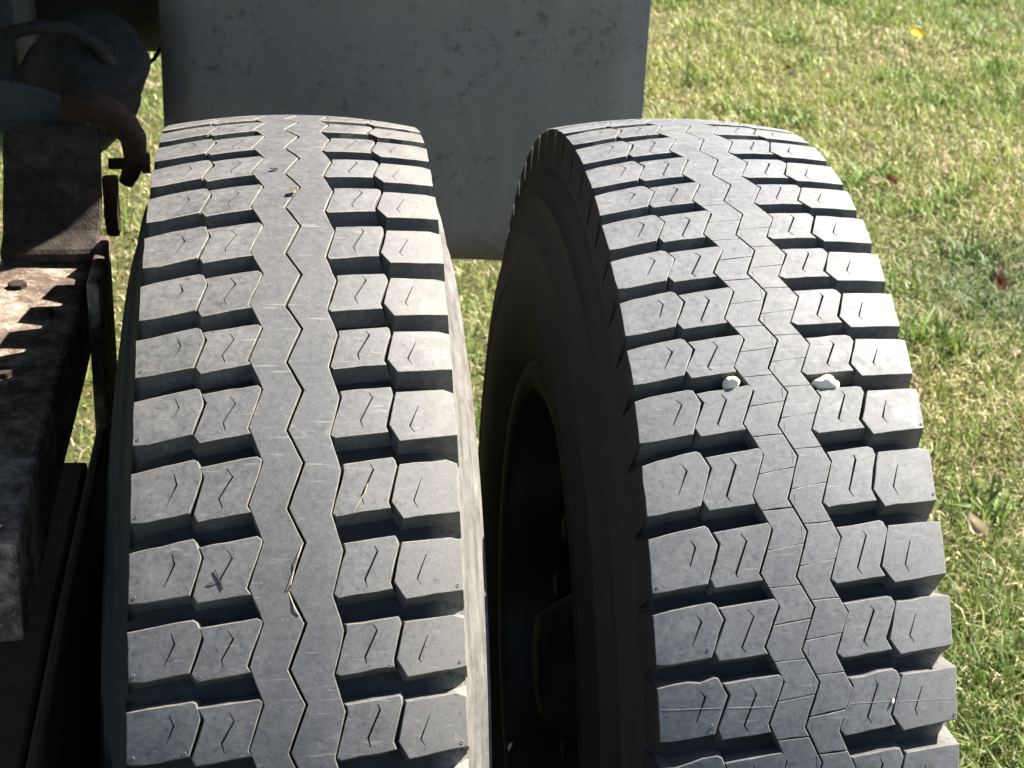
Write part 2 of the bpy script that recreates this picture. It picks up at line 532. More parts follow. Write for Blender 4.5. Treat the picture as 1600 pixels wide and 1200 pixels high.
    me.from_pydata([tuple(v) for v in V], [], F)
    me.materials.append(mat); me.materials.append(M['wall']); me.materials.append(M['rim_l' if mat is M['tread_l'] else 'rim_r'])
    me.polygons.foreach_set('material_index', MI)
    me.polygons.foreach_set('use_smooth', [True] * len(F))
    me.update()
    me.normals_split_custom_set([tuple(n) for l in NR for n in l])
    return me


def rib_ring(name, T, left, right, mat, parent, gap_l=0.0, gap_r=0.0):
    """endless zigzag rib. left / right: two (u, q) points per row"""
    V = []; F = []; MI = []; NR = []
    n = NROW
    top_l = []; top_r = []; sl = []; sr = []; bl = []; br = []
    def add(u, q, d): V.append(T.P(u, q, d)); return len(V) - 1
    def pts(side):
        out = []
        for k in range(n):
            for i in range(2):
                a = (side[i][0], side[i][1] + k)
                b = (side[1][0], side[1][1] + k) if i == 0 else (side[0][0], side[0][1] + k + 1)
                for j in range(3):
                    t = j / 3.0
                    out.append((a[0] + (b[0] - a[0]) * t + rnd.gauss(0, 0.12), a[1] + (b[1] - a[1]) * t))
        return out
    Lp, Rp = pts(left), pts(right)
    m = len(Lp)
    for (u, q) in Lp: top_l.append(add(u + 0.6, q, 0)); sl.append(add(u, q, 0.55)); bl.append(add(u - 0.5, q, 18))
    for (u, q) in Rp: top_r.append(add(u - 0.6, q, 0)); sr.append(add(u, q, 0.55)); br.append(add(u + 0.5, q, 18))
    mid = [add((a[0] + b[0]) / 2, (a[1] + b[1]) / 2, -0.05) for a, b in zip(Lp, Rp)]
    UQ = {}
    for lst, src in ((top_l, Lp), (top_r, Rp)):
        for v, (u, q) in zip(lst, src): UQ[v] = T.nrm(u, q)
    for v, a, b in zip(mid, Lp, Rp): UQ[v] = T.nrm((a[0] + b[0]) / 2, (a[1] + b[1]) / 2)
    def quad(f, mi, smooth):
        fn = (V[f[1]] - V[f[0]]).cross(V[f[3]] - V[f[0]]).normalized()
        F.append(f); MI.append(mi); NR.append([UQ.get(v, fn) if smooth else fn for v in f])
    for i in range(m):
        j = (i + 1) % m
        quad([top_l[i], top_l[j], mid[j], mid[i]], 0, True)
        quad([mid[i], mid[j], top_r[j], top_r[i]], 0, True)
        quad([sl[i], sl[j], top_l[j], top_l[i]], 2, True)
        quad([top_r[i], top_r[j], sr[j], sr[i]], 2, True)
        quad([bl[i], bl[j], sl[j], sl[i]], 1, False)
        quad([sr[i], sr[j], br[j], br[i]], 1, False)
    return mesh_obj(name, V, F, [mat, M['wall'], M['rim_l']], parent, MI, True, [tuple(x) for l in NR for x in l])


PROFILE = [(0, 15.5), (30, 15.6), (60, 15.8), (80, 16.2), (90, 18.5), (98, 23.0), (104, 28.0), (108.5, 34), (112, 42), (115, 52), (118.5, 66), (121.5, 67.5), (122, 72), (121, 74),
           (123, 84), (128, 104), (130.4, 105.5), (131.2, 109), (130.2, 111.5), (132, 124), (135, 144), (137.2, 146), (137.2, 150), (135.6, 152), (136.5, 160), (136, 176), (133, 192), (128, 206), (122, 218), (119, 226), (114, 232), (104, 236), (92, 238)]


def tyre_body(T, mats, parent):
    half = PROFILE
    prof = [(-u, d) for u, d in half[:0:-1]] + half
    n = 189
    V = []; F = []; MI = []
    for k in range(n):
        q = k * NROW / n
        th = T.theta(q)
        for u, d in prof:
            cr = T.c * min(1.0, (u / 110.0) ** 2) if abs(u) < 110 else T.c
            r = T.R - (cr if abs(u) < 110 else T.c) - d / 1000.0 + (0.0 if abs(u) < 104 else 0.0)
            if d > 30: r = T.R - d / 1000.0 - T.c * max(0, 1 - (d - 30) / 60)
            V.append((u / 1000.0, -r * math.sin(th), r * math.cos(th) + T.R))
    m = len(prof)
    for k in range(n):
        k2 = (k + 1) % n
        for i in range(m - 1):
            F.append((k * m + i, k * m + i + 1, k2 * m + i + 1, k2 * m + i))
            MI.append(0 if max(abs(prof[i][0]), abs(prof[i + 1][0])) <= 108.5 and prof[i][1] < 34 and prof[i + 1][1] < 35 else 1)
    o = mesh_obj('carcass', V, F, mats, parent, MI, True)
    bm = bmesh.new(); bm.from_mesh(o.data); bmesh.ops.recalc_face_normals(bm, faces=bm.faces)
    bm.to_mesh(o.data); bm.free()
    return o


def wheel_rim(T, parent, disc_u):
    z = T.R
    # rolled rim: flange, bead seat, drop centre, bead seat, flange
    prof = [(-.118, .268), (-.121, .288), (-.117, .296), (-.113, .288), (-.110, .284), (-.085, .283), (-.07, .27), (.07, .27), (.085, .283), (.110, .284), (.113, .288), (.117, .296), (.121, .288), (.118, .268),
            (.106, .276), (.088, .276), (.072, .263), (-.072, .263), (-.088, .276), (-.106, .276)]
    bm = lathe_bm(prof, 72, 'X', True)
    bmesh.ops.translate(bm, verts=bm.verts, vec=(0, 0, z))
    rim = bm_obj('wheel_rim', bm, M['wheel'], parent, True)
    # disc with hand holes
    pts = []; edges = []
    def loop(fn, n):
        o = len(pts)
        for k in range(n): pts.append(Vector(fn(2 * math.pi * k / n)))
        edges.extend((o + k, o + (k + 1) % n) for k in range(n)); return o, n
    loops = [loop(lambda t: (.262 * math.cos(t), .262 * math.sin(t)), 60)]
    holes = []
    for h in range(8):
        a = h * math.pi / 4 + 0.3
        c = (.212 * math.cos(a), .212 * math.sin(a)); holes.append((c, .031))
        loops.append(loop(lambda t, c=c: (c[0] + .031 * math.cos(t), c[1] + .031 * math.sin(t)), 18))
    vo, eo, fo, *_ = delaunay_2d_cdt(pts, edges, [], 1, 1e-6)
    bm = bmesh.new()
    def depth(p): return disc_u + 0.03 * max(0, (p.length - .17) / .09) ** 2
    for side in (-0.006, 0.006):
        vv = [bm.verts.new((depth(p) + side, p.x, p.y + z)) for p in vo]
        for f in fo:
            c = sum((vo[i] for i in f), Vector((0, 0))) / len(f)
            if any((c - Vector(h)).length < r * 0.99 for h, r in holes): continue
            bm.faces.new([vv[i] for i in f])
    bm.verts.ensure_lookup_table()
    nv = len(vo)
    for o, n in loops:
        for k in range(n):
            i, j = o + k, o + (k + 1) % n
            bm.faces.new((bm.verts[i], bm.verts[j], bm.verts[nv + j], bm.verts[nv + i]))
    bm_obj('wheel_disc', bm, M['wheel'], parent)
    bm = lathe_bm([(disc_u - .07, .02), (disc_u - .065, .05), (disc_u - .02, .075), (disc_u + .0, .085)], 28, 'X')
    bmesh.ops.translate(bm, verts=bm.verts, vec=(0, 0, z)); bm_obj('hub', bm, M['wheel'], parent)
    for h in range(10):
        a = h * math.pi / 5
        bm = lathe_bm([(disc_u - .03, .012), (disc_u - .028, .015), (disc_u + .004, .015), (disc_u + .004, .010)], 6, 'X')
        bmesh.ops.translate(bm, verts=bm.verts, vec=(0, .143 * math.cos(a), z + .143 * math.sin(a)))
        bm_obj('wheel_nut', bm, M['wheel'], parent)
    return rim


LROWS = [-0.2844, -0.1852, -0.0855, 0.018, 0.1156, 0.2165, 0.3238, 0.4267, 0.5222, 0.6248, 0.7322, 0.8362, 0.9323, 1.0319, 1.1381, 1.2373]
RROWS = [-0.2895, -0.1903, -0.0887, 0.0178, 0.1164, 0.2007, 0.2908, 0.3788, 0.4698, 0.5543, 0.6456, 0.7524, 0.859, 0.9555, 1.0556, 1.1643]

LB = {
 'c1': [(-107.3, .445), (-96, .41), (-66, .325), (-63.6, .35), (-60.9, .50), (-60.9, .56), (-68.0, 1.0), (-96, 1.083), (-106.3, 1.075)],
 'c2': [(-62.2, .42), (-25.0, .322), (-22.6, .36), (-22.4, .405), (-31.6, .935), (-29.2, 1.01), (-63.3, 1.112), (-66.2, 1.01), (-58.9, .56)],
 'c3': [(30.6, .43), (63.5, .333), (65.2, .37), (66.0, .45), (60.0, .90), (61.4, .985), (26.0, 1.085), (23.8, 1.05), (30.9, .53)],
 'c4': [(68.2, .412), (100, .33), (107.4, .365), (107.6, .99), (69.0, 1.105), (62.6, .895)],
}
LS = {'c1': [[(-79.2, .476), (-77, .612), (-83.6, .888)]], 'c2': [[(-43.8, .47), (-40.1, .578), (-48.2, .842), (-46.4, .965)]],
      'c3': [[(48.9, .435), (50.9, .506), (42.6, .845), (44.2, .955)]], 'c4': [[(83.5, .569), (77.4, .874), (80.3, .964)]]}
RB = {
 'c1': [(-106.9, .455), (-96, .40), (-67.5, .315), (-64.6, .345), (-59.4, .555), (-68.6, 1.06), (-98, 1.14), (-106.2, 1.145)],
 'c2': [(-62.0, .405), (-23.2, .305), (-20.8, .35), (-20.7, .415), (-32.4, .955), (-30.2, 1.045), (-63.5, 1.115), (-66.6, .985), (-57.7, .565)],
 'c3': [(26.4, .395), (58.5, .303), (61.5, .325), (63.6, .42), (55.4, .893), (58.6, 1.03), (22.4, 1.118), (18.6, 1.06), (29.6, .51)],
 'c4': [(65.8, .378), (98, .308), (106.6, .305), (105.6, 1.005), (65.0, 1.11), (57.6, .894)],
}
RS = {'c1': [[(-78.1, .473), (-74.6, .576), (-82.0, .908)]], 'c2': [[(-42.7, .443), (-39.5, .541), (-48.7, .951), (-46.4, 1.025)]],
      'c3': [[(45.8, .417), (47.9, .485), (39.1, .901), (42.0, .99)]], 'c4': [[(80.3, .554), (74.1, .859), (77.2, .966)]]}


def build_tyre(name, label, T, centre, rotz, B, S, mat, sides, segmented, disc_u, extra):
    root = thing(name, label, 'tyre', (centre[0], centre[1], centre[2] - T.R))
    root.rotation_euler = (0, -0.0014 if segmented else 0.0, rotz)
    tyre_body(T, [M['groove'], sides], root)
    wheel_rim(T, root, disc_u)
    NEAR = 17
    for col in ('c1', 'c2', 'c3', 'c4'):
        for row in range(-1, NEAR):
            nub = []
            if row >= 7:
                if col == 'c1' and rnd.random() < 0.5: nub.append((B['c1'][-1][0] + 3.2, B['c1'][-1][1] - .075))
                if col == 'c1' and row > 9 and rnd.random() < 0.3: nub.append((-71, .955))
                if col == 'c2' and row > 8 and rnd.random() < 0.3: nub.append((-61.5, 1.05))
                if col == 'c4' and row > 8 and rnd.random() < 0.5: nub.append((103.6, .94))
                if col == 'c3' and row > 9 and rnd.random() < 0.25: nub.append((58.2, .97))
            chip = extra.get((col, row))
            sl = []
            for l in S[col]:
                du, dq = rnd.gauss(0, .7), rnd.gauss(0, .012)
                l2 = [(u + du + rnd.gauss(0, .25), q + dq) for u, q in l]
                if rnd.random() < .3: l2[-1] = tuple(l2[-2][i] + (l2[-1][i] - l2[-2][i]) * rnd.uniform(.5, .8) for i in (0, 1))
                sl.append(l2)
            if chip is None and rnd.random() < .4:
                e = rnd.randrange(len(B[col])); p0, p1 = B[col][e], B[col][(e + 1) % len(B[col])]; tt = rnd.uniform(.2, .8)
                chip = (p0[0] + (p1[0] - p0[0]) * tt, p0[1] + (p1[1] - p0[1]) * tt, rnd.uniform(3, 6), rnd.choice((-1, 1)) * rnd.uniform(.08, .22))
            me = block_mesh('tread_block', T, row, B[col], sl, mat, nubs=nub, chip=chip, slitw=0.6 if not segmented else 0.72)
            link(bpy.data.objects.new('tread_block', me), root)
        # the rows out of sight round the back share one block
        me = block_mesh('tread_block', T, 25, B[col], S[col], mat, detail=False)
        for row in range(NEAR, NROW - 1):
            o = bpy.data.objects.new('tread_block', me)
            a = T.theta(row) - T.theta(25)
            o.matrix_basis = Matrix.Translation((0, 0, T.R)) @ Matrix.Rotation(a, 4, 'X') @ Matrix.Translation((0, 0, -T.R))
            link(o, root)
    return root


LT = Tyre(LROWS, 0.5200, 0.0107)
RT = Tyre(RROWS, 0.5238, 0.0101)
left = build_tyre('truck_tyre', 'dusty worn truck tyre with unbroken zigzag centre ribs, beside the rusty frame', LT, (0, 0, 0.525), 0.0,
                  LB, LS, M['tread_l'], M['side_l'], False, 0.05,
                  {('c3', 11): (40, .40, 6, .2), ('c1', 8): (-70, 1.0, 5, -.2)})
right = build_tyre('truck_tyre', 'grey worn truck tyre with crosswise cuts in its centre ribs, beside the open grass', RT, (0.34869, 0.06422, 0.50055), 0.00805,
                   RB, RS, M['tread_r'], M['side_r'], True, -0.05,
                   {('c1', 13): (-76, .34, 8, .3), ('c1', 14): (-93, .40, 10, .4), ('c3', 13): (40, .36, 8, .15)})

# ribs: endless on the left tyre
rib_ring('tread_rib', LT, [(-21.2, .398), (-30.5, .935)], [(4.3, .412), (-6.5, .985)], M['tread_l'], left)
rib_ring('tread_rib', LT, [(6.2, .412), (-4.7, .985)], [(29.4, .515), (22.6, 1.055)], M['tread_l'], left)

# ribs of the right tyre: cut across twice per row into single pieces
def seg_ribs(T, root):
    Z1l = [(-19.5, .414), (-31.0, .954)]; Z1r = [(4.2, .436), (-6.9, 1.005)]
    Z2l = [(5.6, .436), (-5.5, 1.005)]; Z2r = [(28.4, .522), (17.4, 1.068)]
    def at(Z, q):      # u of the zigzag at q
        k = math.floor(q - Z[0][1]); s = q - k
        if s <= Z[1][1]: t = (s - Z[0][1]) / (Z[1][1] - Z[0][1]); return Z[0][0] + (Z[1][0] - Z[0][0]) * t
        t = (s - Z[1][1]) / (Z[0][1] + 1 - Z[1][1]); return Z[1][0] + (Z[0][0] - Z[1][0]) * t
    def piece(Zl, Zr, cutA, cutB, g=0.0055):
        """polygon between two crosswise cuts, each given as (q at the left edge, q at the right edge)"""
        pl = [q for k in (-1, 0, 1, 2) for q in (Zl[0][1] + k, Zl[1][1] + k) if cutA[0] + .02 < q < cutB[0] - .02]
        pr = [q for k in (-1, 0, 1, 2) for q in (Zr[0][1] + k, Zr[1][1] + k) if cutA[1] + .02 < q < cutB[1] - .02]
        left_ = [(at(Zl, q), q) for q in [cutA[0] + g] + sorted(pl) + [cutB[0] - g]]
        right_ = [(at(Zr, q), q) for q in [cutA[1] + g] + sorted(pr) + [cutB[1] - g]]
        return left_[::-1] + right_
    specs = []
    a, b = (.664, .584), (1.151, 1.121)
    specs.append((piece(Z1l, Z1r, a, b), [[(-1.0, .93), (-2.2, 1.08)]][:0]))
    specs.append((piece(Z1l, Z1r, b, (a[0] + 1, a[1] + 1)), [[(0.9, 1.357), (0.4, 1.54)]]))
    a, b = (.877, .791), (1.335, 1.308)
    specs.append((piece(Z2l, Z2r, a, b), [[(-1.6, .945), (-1.9, 1.09)]]))
    specs.append((piece(Z2l, Z2r, b, (a[0] + 1, a[1] + 1)), []))
    for poly, sl in specs:
        for row in range(-1, 17):
            me = block_mesh('rib_piece', T, row, poly, sl, M['tread_r'], jit=0.12, draft=0.15, slitw=0.4, inset=0.5, drop=0.35)
            link(bpy.data.objects.new('rib_piece', me), root)
        me = block_mesh('rib_piece', T, 25, poly, [], M['tread_r'], jit=0.1, draft=0.15, detail=False)
        for row in range(17, NROW - 1):
            o = bpy.data.objects.new('rib_piece', me)
            o.matrix_basis = Matrix.Translation((0, 0, T.R)) @ Matrix.Rotation(T.theta(row) - T.theta(25), 4, 'X') @ Matrix.Translation((0, 0, -T.R))
            link(o, root)
seg_ribs(RT, right)


def seam(T, root, B, qs, ribs):
    """fine raised splice line of the retread running straight across the worn tops"""
    V = []; F = []
    for q0 in qs:
        k = math.floor(q0)
        spans = list(ribs)
        for c in ('c1', 'c2', 'c3', 'c4'):
            for kk in (k, k - 1):
                q = q0 - kk; P = B[c]; xs = []
                for i in range(len(P)):
                    (u0, a), (u1, b_) = P[i - 1], P[i]
                    if (a > q) != (b_ > q): xs.append(u0 + (u1 - u0) * (q - a) / (b_ - a))
                if len(xs) == 2: spans.append((min(xs) + 1.5, max(xs) - 1.5))
        for a, b_ in spans:
            n = 8; o = len(V)
            for i in range(n + 1):
                u = a + (b_ - a) * i / n; w = rnd.uniform(.06, .16); dq = .003 * math.sin(u * .11)
                V.extend([T.P(u, q0 + dq - w / SP, -.05), T.P(u, q0 + dq, -.16), T.P(u, q0 + dq + w / SP, -.05)])
            for i in range(n):
                for j in (0, 1): F.append((o + 3 * i + j + 1, o + 3 * i + 3 + j + 1, o + 3 * i + 3 + j, o + 3 * i + j))
    o = mesh_obj('splice_seam', V, F, M['seam'], root)
    o['kind'] = 'stuff'
seam(RT, right, RB, (13.725,), [])


# ------------------------------------------------------------------ small things caught in the treads
def on_tyre(root, T, u, q, d):
    return root.matrix_world @ T.P(u, q, d)
bpy.context.view_layer.update()


def stone(name, label, root, T, u, q, d, size, seed):
    from mathutils import noise
    bm = bmesh.new(); bmesh.ops.create_icosphere(bm, subdivisions=3, radius=1)
    for v in bm.verts:
        n = noise.noise(v.co * 1.3 + Vector((seed, 0, 0))); c = noise.cell(v.co * 1.7 + Vector((0, seed, 0)))
        v.co = Vector((v.co.x * size[0], v.co.y * size[1], v.co.z * size[2])) * (1 + 0.28 * n + 0.08 * c)
    o = bm_obj(name, bm, M['pebble'], None, True)
    o.location = on_tyre(root, T, u, q, d)
    th = T.theta(q)
    o.rotation_euler = (th, 0.2 * seed, 0.3)
    return tag(o, label, 'stone')
stone('white_pebble', 'small white pebble wedged in the groove left of the centre ribs', right, RT, -35, 9.24, 3.0, (.0058, .0050, .0078), 1)
stone('white_pebble', 'wider white pebble wedged in the groove right of the centre ribs', right, RT, 36.5, 9.265, 3.0, (.0105, .0055, .0082), 2)
stone('grit_chip', 'tiny pale chip lying on the near right tread block', right, RT, 57.2, 13.72, -.5, (.0011, .0019, .0009), 3)


def strip_bm(pts, w, bm=None, wobble=0.0):
    """thin stalk: a flattened tube with five sides"""
    return tube_bm(pts, [w * (0.5 + 0.5 * math.sin(math.pi * (0.15 + 0.7 * i / (len(pts) - 1)))) for i in range(len(pts))], 5, bm)


def on(T, root, lst): return [on_tyre(root, T, u, q, d) for u, q, d in lst]
tag(bm_obj('grass_straw', strip_bm(on(LT, left, [(3.0, 10.45, -.2), (0.5, 10.6, -2.0), (-2.0, 10.75, -.5), (-4.2, 10.92, -1.6), (-5.5, 11.0, .4), (-1.5, 11.22, -.8), (0.8, 11.3, -.3)]), .00042), M['straw']),
    'loose straw caught in the zigzag groove between the two ribs', 'straw')
tag(bm_obj('grass_straw', strip_bm(on(LT, left, [(36.5, 10.03, -.3), (40, 9.93, -.8), (44.5, 9.8, -1.0), (46.5, 9.68, -.3)]), .00038), M['straw']),
    'short straw lying across the block right of the ribs', 'straw')
b = strip_bm(on(LT, left, [(-52, 10.70, -.8), (-49.5, 10.83, -.5), (-47.6, 10.95, -.4)]), .0004)
strip_bm(on(LT, left, [(-57, 10.88, -.4), (-53, 10.86, -.8), (-48.5, 10.85, -.3)]), .00038, b)
tag(bm_obj('dry_twig', b, M['rust_dark']), 'small forked twig on the block left of the ribs', 'twig')


def leaf_bm(L, W, curl, seed):
    r = random.Random(seed); bm = bmesh.new(); n = 7; rows = []
    for i in range(n):
        t = i / (n - 1)
        w = W * math.sin(math.pi * min(0.97, 0.06 + 0.9 * t)) ** 0.8 * (1 + r.uniform(-.25, .25)) / 2
        x = (t - .5) * L; z = curl * L * (t - .5) ** 2 * 4 * .25 + r.uniform(-.02, .02) * L
        rows.append([bm.verts.new((x + r.uniform(-.04, .04) * L, s * w, z + abs(s) * curl * W * .55 + r.uniform(-.02, .02) * W)) for s in (-1, -.5, 0, .5, 1)])
    for a, b in zip(rows, rows[1:]):
        for k in range(4): bm.faces.new((a[k], a[k + 1], b[k + 1], b[k]))
    top = list(bm.faces)
    g = bmesh.ops.solidify(bm, geom=top, thickness=0.0006)
    return bm
def scrap(label, u, q, d, L, W, m, rot, seed):
    o = bm_obj('leaf_scrap', leaf_bm(L, W, .6, seed), m, None, True)
    o.location = on_tyre(left, LT, u, q, d); o.rotation_euler = (LT.theta(q), 0.2, rot)
    return tag(o, label, 'leaf')
scrap('curled tan leaf scrap caught in the open zigzag groove', 0.3, 4.62, -2.2, .008, .005, M['leaf_tan'], .9, 4)
scrap('tiny brown leaf crumb on the rib near the top of the tread', -14.2, 3.9, -.5, .006, .003, M['leaf_brown'], .3, 5)

# ------------------------------------------------------------------ mud flap
fl = thing('mud_flap', 'flat dark grey mud flap hanging behind the two tyres', 'mud flap', (0.14, 0.755, 0.643))
bm = bmesh.new()
nx, nz = 14, 14
def fz(i, k, s):
    x = -0.2935 + 0.587 * i / nx; z = 0.004 + 0.62 * k / nz
    return (x, s * 0.005 + 0.004 * math.sin(x * 6 + 1) + 0.005 * math.sin(z * 5), z + 0.0015 * math.sin(i * 1.7) * (1 if k == 0 else 0))
G0 = [[bm.verts.new(fz(i, k, -1)) for i in range(nx + 1)] for k in range(nz + 1)]
G1 = [[bm.verts.new(fz(i, k, 1)) for i in range(nx + 1)] for k in range(nz + 1)]
for k in range(nz):
    for i in range(nx):
        bm.faces.new((G0[k][i], G0[k][i + 1], G0[k + 1][i + 1], G0[k + 1][i])); bm.faces.new((G1[k][i + 1], G1[k][i], G1[k + 1][i], G1[k + 1][i + 1]))
for k in range(nz):
    bm.faces.new((G0[k][0], G0[k + 1][0], G1[k + 1][0], G1[k][0])); bm.faces.new((G0[k][nx], G1[k][nx], G1[k + 1][nx], G0[k + 1][nx]))
for i in range(nx):
    bm.faces.new((G0[0][i], G1[0][i], G1[0][i + 1], G0[0][i + 1])); bm.faces.new((G0[nz][i], G0[nz][i + 1], G1[nz][i + 1], G1[nz][i]))
bm_obj('flap_sheet', bm, M['flap'], fl, True)
bm_obj('hanger_bar', box_bm(-0.70, 0.31, 0.012, 0.05, 0.58, 0.62), M['grime'], fl)
for x in (-.24, -.08, .08, .24):
    b = lathe_bm([(-.022, .006), (-.020, .010), (-.006, .010), (.04, .006)], 6, 'Y'); bmesh.ops.translate(b, verts=b.verts, vec=(x, 0.004, 0.60))
    bm_obj('bolt', b, M['metal'], fl)

# ------------------------------------------------------------------ truck underframe on the left
tr = thing('truck_underframe', 'dark rusty truck frame and suspension in deep shade beside the tyres', 'truck', (-0.4, 0.6, 0))
def part(name, bm, m, smooth=False):
    bmesh.ops.translate(bm, verts=bm.verts, vec=(0.4, -0.6, 0))
    return bm_obj(name, bm, M[m], tr, smooth)
# long rusty beam whose top is seen from above
part('spring_beam', rough_up(box_bm(-0.271, -0.1891, -.285, 0.2504, 0.775, 0.855, .004), .0025, 16, 4), 'rusty_beam')
def plate(pts, x0, x1, th):
    bm = bmesh.new(); A = []
    for (y, z) in pts: A.append([bm.verts.new((x, y, z - t)) for x, t in ((x0, 0), (x1, 0), (x1, th), (x0, th))])
    for a, b in zip(A, A[1:]):
        for k in range(4): bm.faces.new((a[k], a[(k + 1) % 4], b[(k + 1) % 4], b[k]))
    bm.faces.new(A[0]); bm.faces.new(A[-1][::-1])
    bmesh.ops.bevel(bm, geom=bm.edges[:], offset=.0025, segments=1, affect='EDGES')
    return rough_up(bm, .002, 25, 2)
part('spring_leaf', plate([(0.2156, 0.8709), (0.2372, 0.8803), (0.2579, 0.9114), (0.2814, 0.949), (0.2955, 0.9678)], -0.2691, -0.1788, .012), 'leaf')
part('bracket_plate', rough_up(box_bm(-0.1816, -0.1703, 0.1215, 0.2438, 0.3704, 0.8766, .003), .0025, 14, 3), 'rusty_beam')
bm = bmesh.new(); vs = []
for y in (0.3342, 0.3457): vs.append([bm.verts.new((x, y, z)) for x, z in ((-0.3456, 0.9524), (-0.1949, 0.9351), (-0.1949, 0.9697), (-0.24, 0.9889), (-0.3456, 1.0119))])
bm.faces.new(vs[0]); bm.faces.new(vs[1][::-1])
for k in range(5): bm.faces.new((vs[0][k], vs[1][k], vs[1][(k + 1) % 5], vs[0][(k + 1) % 5]))
bmesh.ops.bevel(bm, geom=bm.edges[:], offset=.002, segments=1, affect='EDGES')
part('hanger_plate', bm, 'blue_grey')
part('frame_rail', box_bm(-.43, -.307, .66, 3.6, .86, 1.19, .005), 'blue_grey')
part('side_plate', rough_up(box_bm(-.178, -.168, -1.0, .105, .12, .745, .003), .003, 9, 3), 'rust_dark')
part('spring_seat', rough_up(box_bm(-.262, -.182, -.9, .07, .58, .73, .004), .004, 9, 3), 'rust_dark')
for x, y in ((-.232, .235), (-.247, .165), (-.215, .10), (-.235, -.02)):
    b = lathe_bm([(-.01, .011), (.003, .011), (.004, .0085), (.010, .0085), (.0105, .005)], 6, 'Z'); bmesh.ops.translate(b, verts=b.verts, vec=(x, y, .850)); part('bolt', b, 'rust_dark')
for x in (-.255, -.20):
    part('clamp_strap', rough_up(box_bm(x - .006, x + .006, .288, .30, .86, .955, .002), .001, 30, 1), 'rust_dark')
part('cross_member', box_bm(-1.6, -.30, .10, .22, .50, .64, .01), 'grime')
# axle with brake drum
b = lathe_bm([(-.9, .07), (-.30, .07), (-.295, .16), (-.235, .165), (-.17, .165), (-.16, .10), (.02, .09), (.03, .05)], 40, 'X')
bmesh.ops.translate(b, verts=b.verts, vec=(0, 0, .525)); part('axle', b, 'grime', False)
# brake chamber: rounded can behind the spring
b = lathe_bm([(-.10, .02), (-.098, .042), (-.085, .056), (-.05, .062), (-.005, .063), (.0, .069), (.012, .069), (.016, .063), (.07, .060), (.10, .05), (.11, .015)], 40, 'Y')
bmesh.ops.rotate(b, verts=b.verts, cent=(0, 0, 0), matrix=Euler((-.7, 0, .45)).to_matrix())
bmesh.ops.translate(b, verts=b.verts, vec=(-.236, .63, .905)); bmesh.ops.subdivide_edges(b, edges=[e for e in b.edges if e.calc_length() > .02], cuts=2, use_grid_fill=True)
rough_up(b, .004, 22); part('brake_chamber', b, 'grime', True)
for x, z, a in ((-.176, .935, .3), (-.215, .972, .9), (-.19, .868, -.4)):
    b = lathe_bm([(-.012, .006), (-.010, .009), (.002, .009), (.003, .005), (.016, .0045)], 6, 'X'); bmesh.ops.translate(b, verts=b.verts, vec=(x, .60, z)); part('bolt', b, 'rust_dark')
part('air_hose', tube_bm([(-.30, .53, .99), (-.262, .53, 1.0), (-.23, .54, .995), (-.205, .55, .975), (-.19, .56, .945), (-.188, .575, .915)], .0075, 10), 'grime', True)
part('clamp_bar', rough_up(box_bm(-.315, -.185, .505, .52, .905, .925, .003), .002, 30, 2), 'rust_dark')
b = lathe_bm([(-.62, .02), (-.61, .09), (-.57, .115), (-.55, .12), (-.14, .12), (-.12, .115), (-.085, .09), (-.075, .02)], 40, 'X')
bmesh.ops.translate(b, verts=b.verts, vec=(-.03, .95, .984)); part('air_tank', b, 'grime', True)
part('air_hose', tube_bm([(-.215, .80, .93), (-.197, .80, .893), (-.179, .80, .880), (-.165, .80, .892), (-.15, .81, .915), (-.12, .83, .96)], .0028, 8), 'grime', True)
# bent rusty hook with its cross bolt, and a shackle hanging beside it
part('hook', tube_bm([(-0.2117, 0.3049, 0.9848), (-0.1882, 0.3002, 0.9838), (-0.1712, 0.2955, 0.9791), (-0.1581, 0.2955, 0.9688), (-0.1495, 0.2955, 0.9537), (-0.1487, 0.2955, 0.9349), (-0.1543, 0.2955, 0.918), (-0.159, 0.2955, 0.9086)],
                     [.017, .016, .0145, .0135, .0125, .011, .009, .007], 12), 'rust_dark', True)
part('cross_bolt', tube_bm([(-0.174, 0.2955, 0.9284), (-0.1712, 0.2955, 0.9284), (-0.144, 0.2955, 0.9292), (-0.1421, 0.2955, 0.9292), (-0.1354, 0.2955, 0.9292)], [.0055, .0055, .0055, .010, .010], 8), 'rust_dark')
part('shackle', rough_up(box_bm(-0.1778, -0.1637, 0.2673, 0.2814, 0.8653, 0.9237, .004), .003, 40, 2), 'rust_dark')
# added unseen deck that shades the frame, outline cut to shape its shadow
bm = bmesh.new(); pl = [(-2.2, -.60), (.06, -.60), (.14, -.48), (.14, -.12), (.10, 0), (.10, .348), (.35, .55), (.35, 4.0), (-2.2, 4.0)]
vs = [[bm.verts.new((x, y, z)) for x, y in pl] for z in (1.33, 1.39)]
bm.faces.new(vs[0][::-1]); bm.faces.new(vs[1])
for k in range(9): bm.faces.new((vs[0][k], vs[0][(k + 1) % 9], vs[1][(k + 1) % 9], vs[1][k]))
part('shade_deck', bm, 'shading_deck')
for y in (.9, 1.7, 2.5, 3.3): part('shade_deck_bearer', box_bm(-2.1, .28, y, y + .08, 1.25, 1.328, .004), 'shading_deck')

